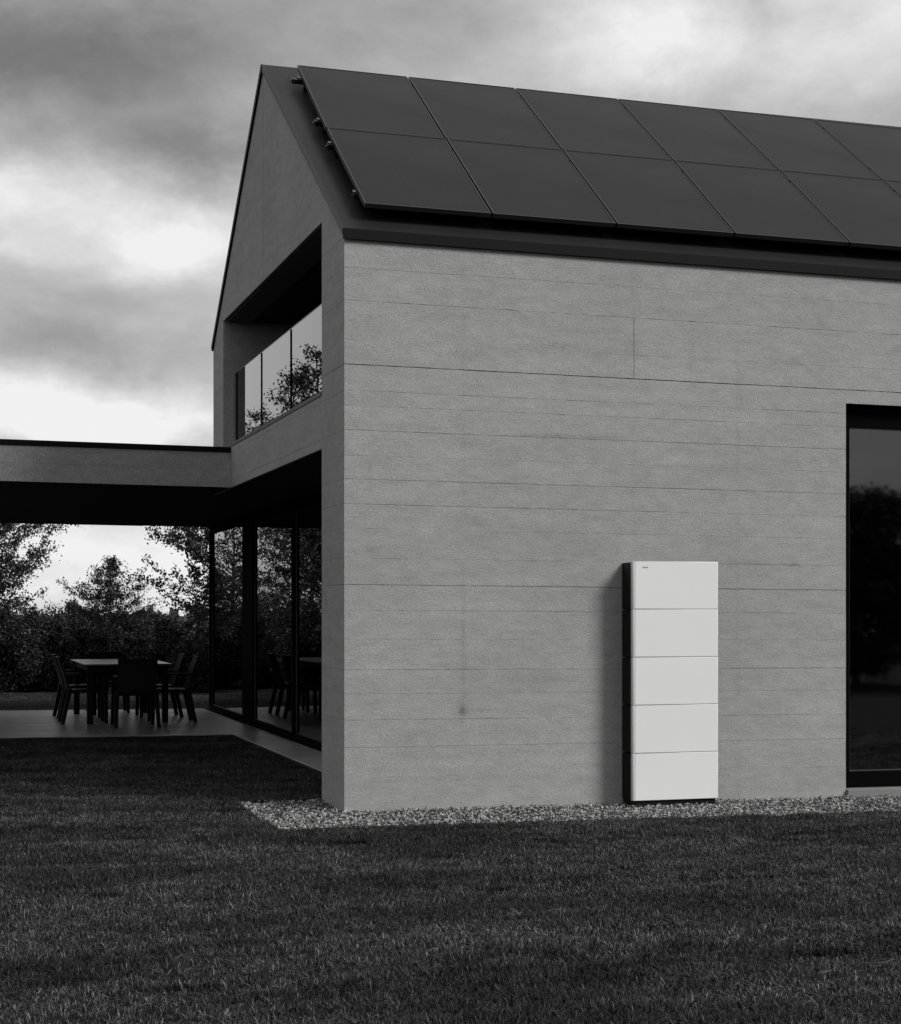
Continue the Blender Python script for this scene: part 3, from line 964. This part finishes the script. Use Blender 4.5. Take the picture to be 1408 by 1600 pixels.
def make_bush(name, loc, h, rx_, ry_, label, group, seed, nleaf=14000, size=.07, cat='shrub', mleaf=LEAF2):
    r = np.random.default_rng(seed)
    root = empty(name, loc); tag(root, label, cat, group)
    wd = Wood(); cs = []
    nb = 46
    for i in range(nb):
        a = r.uniform(0, 2 * math.pi); rr = math.sqrt(r.uniform(0, 1))
        hz = h * (1 - .55 * rr ** 2) * r.uniform(.35, 1.0)
        e_ = np.array((math.cos(a) * rr * rx_, math.sin(a) * rr * ry_, hz))
        p0 = np.array((math.cos(a) * rr * rx_ * .25, math.sin(a) * rr * ry_ * .25, -.05))
        wd.path([p0, p0 * .45 + e_ * .55 + r.normal(0, .06, 3), e_], .018, .004, 4)
        k = int(nleaf / nb)
        sp = r.uniform(.13, .26) * (rx_ + ry_) / 2 * 1.15
        q = r.normal(0, 1, (k, 3)); q /= np.linalg.norm(q, axis=1)[:, None]
        q *= (r.uniform(.15, 1, k) ** .5)[:, None] * sp; q[:, 2] *= 1.15
        k2 = k // 4
        e2 = p0 + (e_ - p0) * r.uniform(.15, .95, k2)[:, None] + r.normal(0, .14, (k2, 3))
        cs.append(e_ + q); cs.append(e2)
        for j in range(3):   # straggling shoots
            dd = r.normal(0, 1, 3); dd[2] = abs(dd[2]) + .8; dd /= np.linalg.norm(dd)
            s1 = e_ + dd * sp * r.uniform(1.0, 1.9)
            cs.append(e_ + (s1 - e_) * r.uniform(.4, 1, 14)[:, None] + r.normal(0, .025, (14, 3)))
    v, f = wd.get(); raw('stems', v, f, BARK, root)
    c = np.vstack(cs); c = c[c[:, 2] > 0.02]
    c[:, 2] = np.where(c[:, 2] > .7 * h, .7 * h + .35 * h * np.tanh((c[:, 2] - .7 * h) / (.35 * h)), c[:, 2])
    v, f = leaves(c, size, r, .1)
    raw('foliage', v, f, mleaf, root)
    return root


def at(px, Z):      # a spot on the ground on the line through column px, Z metres off
    r_ = (px - 704) / 2597.31
    x = -2.9634 + Z * (math.cos(TH) + r_ * math.sin(TH)); y = -12.405 + Z * (math.sin(TH) - r_ * math.cos(TH))
    return (x, y, gz(x) - .04)


make_tree('birch_tree', at(-62, 30.6), 4.2, 1.62, 'large leafy tree at the left edge reaching up to the canopy', seed=3, nlimb=70, nleaf=60000, size=.048, shape='round', base=.12, trunk_r=.06, clump=.17)
make_tree('birch_tree', at(172, 31.2), 2.62, .95, 'small slim-trunked pointed tree standing behind the table', seed=5, nlimb=56, nleaf=11000, size=.037, shape='cone', base=.42, trunk_r=.022, clump=.10, lean=.010)
make_tree('birch_tree', at(366, 30.6), 4.1, 1.25, 'broad leafy tree beyond the terrace beside the end of the glazing', seed=9, nlimb=64, nleaf=40000, size=.055, shape='round', base=.15, trunk_r=.05, clump=.15)
make_tree('birch_tree', at(240, 40), 1.55, .7, 'low thin tree between the slim tree and the broad one', seed=13, nlimb=26, nleaf=5000, size=.06, shape='cone', base=.3, trunk_r=.03)
make_tree('birch_tree', at(112, 40), 1.8, .7, 'low thin tree between the left tree and the slim one', seed=14, nlimb=26, nleaf=5000, size=.06, shape='cone', base=.3, trunk_r=.03)
bush_labels = [(-40, 31, 1.55, 1.25, 'leftmost dark shrub under the large left tree'), (38, 32.3, 1.55, 1.0, 'second shrub from the left, under the crown edge of the left tree'),
               (105, 33.5, 1.40, .9, 'shrub behind the left chairs'), (172, 33.2, 1.36, .9, 'shrub round the foot of the slim tree'),
               (236, 33.5, 1.38, .9, 'shrub behind the right half of the table'), (296, 32.5, 1.5, .95, 'shrub behind the right-hand chairs'),
               (352, 31.5, 1.6, .95, 'rightmost shrub beside the end of the glazing')]
for i, (px, Z, h, rr, lab) in enumerate(bush_labels):
    make_bush('garden_shrub', at(px, Z), h, rr, rr * .8, 'dense ' + lab, 'shrubs beyond the terrace', 30 + i, 24000, .05)
for i, (px, Z, h, rr, lab) in enumerate([(5, 37, 1.75, 1.3, 'back-row shrub at the left, behind the large tree'), (120, 38, 1.62, 1.2, 'back-row shrub left of the slim tree'),
                                         (222, 38, 1.60, 1.2, 'back-row shrub right of the slim tree'), (315, 37, 1.7, 1.2, 'back-row shrub behind the broad tree')]):
    make_bush('garden_shrub', at(px, Z), h, rr, rr * .7, 'tall ' + lab, 'shrubs beyond the terrace', 50 + i, 18000, .065)
# trees left of the view that the balustrade and the terrace glazing mirror
for i, (x, y, h, rr, lab) in enumerate([(-5.4, 26.0, 8.1, 2.1, 'tall tree mirrored in the near end of the glass balustrade'), (-6.0, 32.0, 8.3, 2.1, 'tall tree mirrored in the middle of the glass balustrade'),
                                        (-6.3, 39.5, 8.2, 2.2, 'tall tree far left mirrored at the far end of the glass balustrade'),
                                        (-3.0, 35.0, 4.6, 1.5, 'leafy tree mirrored in the far pane of the terrace glazing')]):
    make_tree('garden_tree', (x, y, gz(x)), h, rr, lab, group=None, seed=70 + i, nlimb=70, nleaf=(18000, 15000, 14000, 8000)[i], size=.075, shape='spire', base=.08, trunk_r=.08, clump=.2)
for i, (x, y, h, rr, lab) in enumerate([(17.4, -21.5, 4.4, 1.6, 'round tree mirrored in the garden door'), (20.9, -20.5, 4.2, 2.0, 'wider round tree mirrored beside it in the garden door'),
                                        (14.6, -22.5, 2.9, 1.6, 'low tree mirrored at the edge of the garden door')]):
    make_tree('garden_tree', (x, y, gz(x)), h, rr, lab, group=None, seed=80 + i, nlimb=70, nleaf=42000, size=.12, shape='round', base=.03, trunk_r=.09, clump=.3)

# far woods: one mass of foliage round the garden
def woods(arcs, seed):
    r = np.random.default_rng(seed); cs = []
    for a0, a1, R, hh in arcs:
        n = int(abs(a1 - a0) * R * 130)
        a = r.uniform(a0, a1, n)
        top = hh * (.72 + .2 * np.sin(a * 23 + 1) + .12 * np.sin(a * 61) + .08 * np.sin(a * 140 + 2))
        rad = R + r.uniform(-3, 4, n)
        z = np.abs(r.uniform(0, 1, n)) * top
        cs.append(np.stack([np.cos(a) * rad - 3, np.sin(a) * rad, z - .2], 1))
    c = np.vstack(cs)
    v, f = leaves(c, .62, r, 0)
    o = raw('distant_woods', v, f, LEAF); tag(o, 'far dark belt of woodland round the garden', 'woods', kind='stuff')


woods([(math.radians(58), math.radians(108), 62, 1.7), (math.radians(108), math.radians(175), 58, 3.0), (math.radians(-95), math.radians(-5), 52, 4.2)], 5)

# ------------------------------------------------------------------ scattered stuff: grass and gravel
def source_collection(name, objs):
    c = bpy.data.collections.new(name)
    for o in objs:
        COL.objects.unlink(o); c.objects.link(o)
    return c


def instancer(name, pts, rots, scales, srccol, label, cat):
    me = bpy.data.meshes.new(name)
    me.vertices.add(len(pts)); me.vertices.foreach_set('co', np.asarray(pts, np.float32).ravel())
    at_ = me.attributes.new('rot', 'FLOAT_VECTOR', 'POINT'); at_.data.foreach_set('vector', np.asarray(rots, np.float32).ravel())
    as_ = me.attributes.new('scl', 'FLOAT_VECTOR', 'POINT'); as_.data.foreach_set('vector', np.asarray(scales, np.float32).ravel())
    ai = me.attributes.new('pick', 'INT', 'POINT'); ai.data.foreach_set('value', rng.integers(0, 100, len(pts)).astype(np.int32))
    me.update()
    o = bpy.data.objects.new(name, me); COL.objects.link(o)
    ng = bpy.data.node_groups.new(name + '_scatter', 'GeometryNodeTree')
    ng.interface.new_socket('Geometry', in_out='INPUT', socket_type='NodeSocketGeometry')
    ng.interface.new_socket('Geometry', in_out='OUTPUT', socket_type='NodeSocketGeometry')
    N = ng.nodes; gi = N.new('NodeGroupInput'); go = N.new('NodeGroupOutput')
    m2p = N.new('GeometryNodeMeshToPoints'); iop = N.new('GeometryNodeInstanceOnPoints')
    ci = N.new('GeometryNodeCollectionInfo'); ci.inputs['Collection'].default_value = srccol
    ci.inputs['Separate Children'].default_value = True; ci.inputs['Reset Children'].default_value = True
    def att(nm, ty):
        a = N.new('GeometryNodeInputNamedAttribute'); a.data_type = ty; a.inputs['Name'].default_value = nm; return a.outputs['Attribute']
    L = ng.links
    L.new(gi.outputs[0], m2p.inputs['Mesh']); L.new(m2p.outputs[0], iop.inputs['Points'])
    L.new(ci.outputs[0], iop.inputs['Instance']); iop.inputs['Pick Instance'].default_value = True
    L.new(att('pick', 'INT'), iop.inputs['Instance Index'])
    L.new(att('rot', 'FLOAT_VECTOR'), iop.inputs['Rotation']); L.new(att('scl', 'FLOAT_VECTOR'), iop.inputs['Scale'])
    L.new(iop.outputs[0], go.inputs[0])
    md = o.modifiers.new('scatter', 'NODES'); md.node_group = ng
    tag(o, label, cat, kind='stuff')
    return o


def grass_tile(seed, n, size, h):
    r = np.random.default_rng(seed)
    x = r.uniform(-size / 2, size / 2, n); y = r.uniform(-size / 2, size / 2, n)
    ang_ = r.uniform(0, 2 * np.pi, n)
    hh = h * r.uniform(.4, 1.25, n); w = r.uniform(.0011, .0028, n)
    lean_ = np.abs(r.normal(0, 1.15, n)) * hh
    la = r.uniform(0, 2 * np.pi, n)
    dx, dy = np.cos(la) * lean_, np.sin(la) * lean_
    sx, sy = -np.sin(la + r.normal(0, .6, n)) * w, np.cos(la) * w
    V = []
    for t, wk in ((0, 1.0), (.45, .9), (.8, .6)):
        cx = x + dx * t ** 1.8; cy = y + dy * t ** 1.8; cz = hh * (t - .18 * t * t * np.minimum(lean_ / hh, 1.5))
        V.append(np.stack([cx - sx * wk, cy - sy * wk, cz], 1)); V.append(np.stack([cx + sx * wk, cy + sy * wk, cz], 1))
    V.append(np.stack([x + dx, y + dy, hh * (1 - .25 * np.minimum(lean_ / hh, 1.5))], 1))
    v = np.stack(V, 1).reshape(-1, 3)
    b = (np.arange(n) * 7)[:, None]
    f = np.vstack([b + np.array([[0, 1, 3]]), b + np.array([[0, 3, 2]]), b + np.array([[2, 3, 5]]), b + np.array([[2, 5, 4]]), b + np.array([[4, 5, 6]])])
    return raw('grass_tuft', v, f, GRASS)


TILE = 0.25
tiles = [grass_tile(100 + i, 1350, TILE * 1.04, .038) for i in range(10)]
tcol = source_collection('grass_sources', tiles)
pts, rots, scl = [], [], []


def fill(x0, x1, y0, y1, skew=0.0):
    nx_ = max(1, round((x1 - x0) / TILE)); ny_ = max(1, round((y1 - y0) / TILE))
    w, d = (x1 - x0) / nx_, (y1 - y0) / ny_
    for i in range(nx_):
        for j in range(ny_):
            x = x0 + (i + .5) * w; y = y0 + (j + .5) * d + skew * x
            # gentle unevenness of the turf
            u = .014 * math.sin(x * 1.1 + y * 1.9) * math.sin(y * 1.3 - x * .7 + 1) + .006 * math.sin(x * 4 + 1) * math.sin(y * 5)
            pts.append((x, y, gz(x) - .047 + (u if min(abs(y - y0), abs(y - y1), abs(x - x0)) > .4 else 0)))
            rots.append((random.uniform(-.04, .04), random.uniform(-.04, .04), random.choice((0, 1, 2, 3)) * math.pi / 2))
            scl.append((w / TILE, d / TILE, random.uniform(.8, 1.2)) if rots[-1][2] % math.pi < .1 else (d / TILE, w / TILE, random.uniform(.8, 1.2)))


fill(-9, 9, -9.5, -0.955, -0.026)          # lawn in front of the gravel
fill(-12, -0.70, -0.94, 7.905)             # lawn to the left
fill(-0.70, 0.48, 0.80, 7.905)             # tongue of lawn beside the glazing
fill(-12, 7, 13.50, 19.5)                  # lawn beyond the terrace
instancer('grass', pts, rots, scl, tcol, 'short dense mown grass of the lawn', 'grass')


def stone(seed):
    r = np.random.default_rng(seed)
    bm = bmesh.new(); bmesh.ops.create_icosphere(bm, subdivisions=1, radius=1.0)
    for v in bm.verts:
        v.co = Vector((v.co.x * 1.0, v.co.y * .72, v.co.z * .5)) * float(r.uniform(.78, 1.18))
    return obj('pebble', bm, STONE)


stones = [stone(i) for i in range(10)]
scol = source_collection('gravel_sources', stones)
gp, gr, gs = [], [], []
for i in range(27000):
    x = random.uniform(-.70, 7.6); y = random.uniform(-0.99 - .026 * x, .78)
    if y > 0.0 and x > -0.005: continue
    if BX0 + .01 < x < BX1 - .02 and y > YF + .02: continue
    s_ = random.uniform(.0055, .0125)
    gp.append((x, y, gz(x) - .030 + random.uniform(-.008, .014)))
    gr.append((random.uniform(-.6, .6), random.uniform(-.6, .6), random.uniform(0, 6.28))); gs.append((s_, s_, s_))
instancer('gravel', gp, gr, gs, scol, 'pale crushed gravel strip along the foot of the concrete wall', 'gravel')
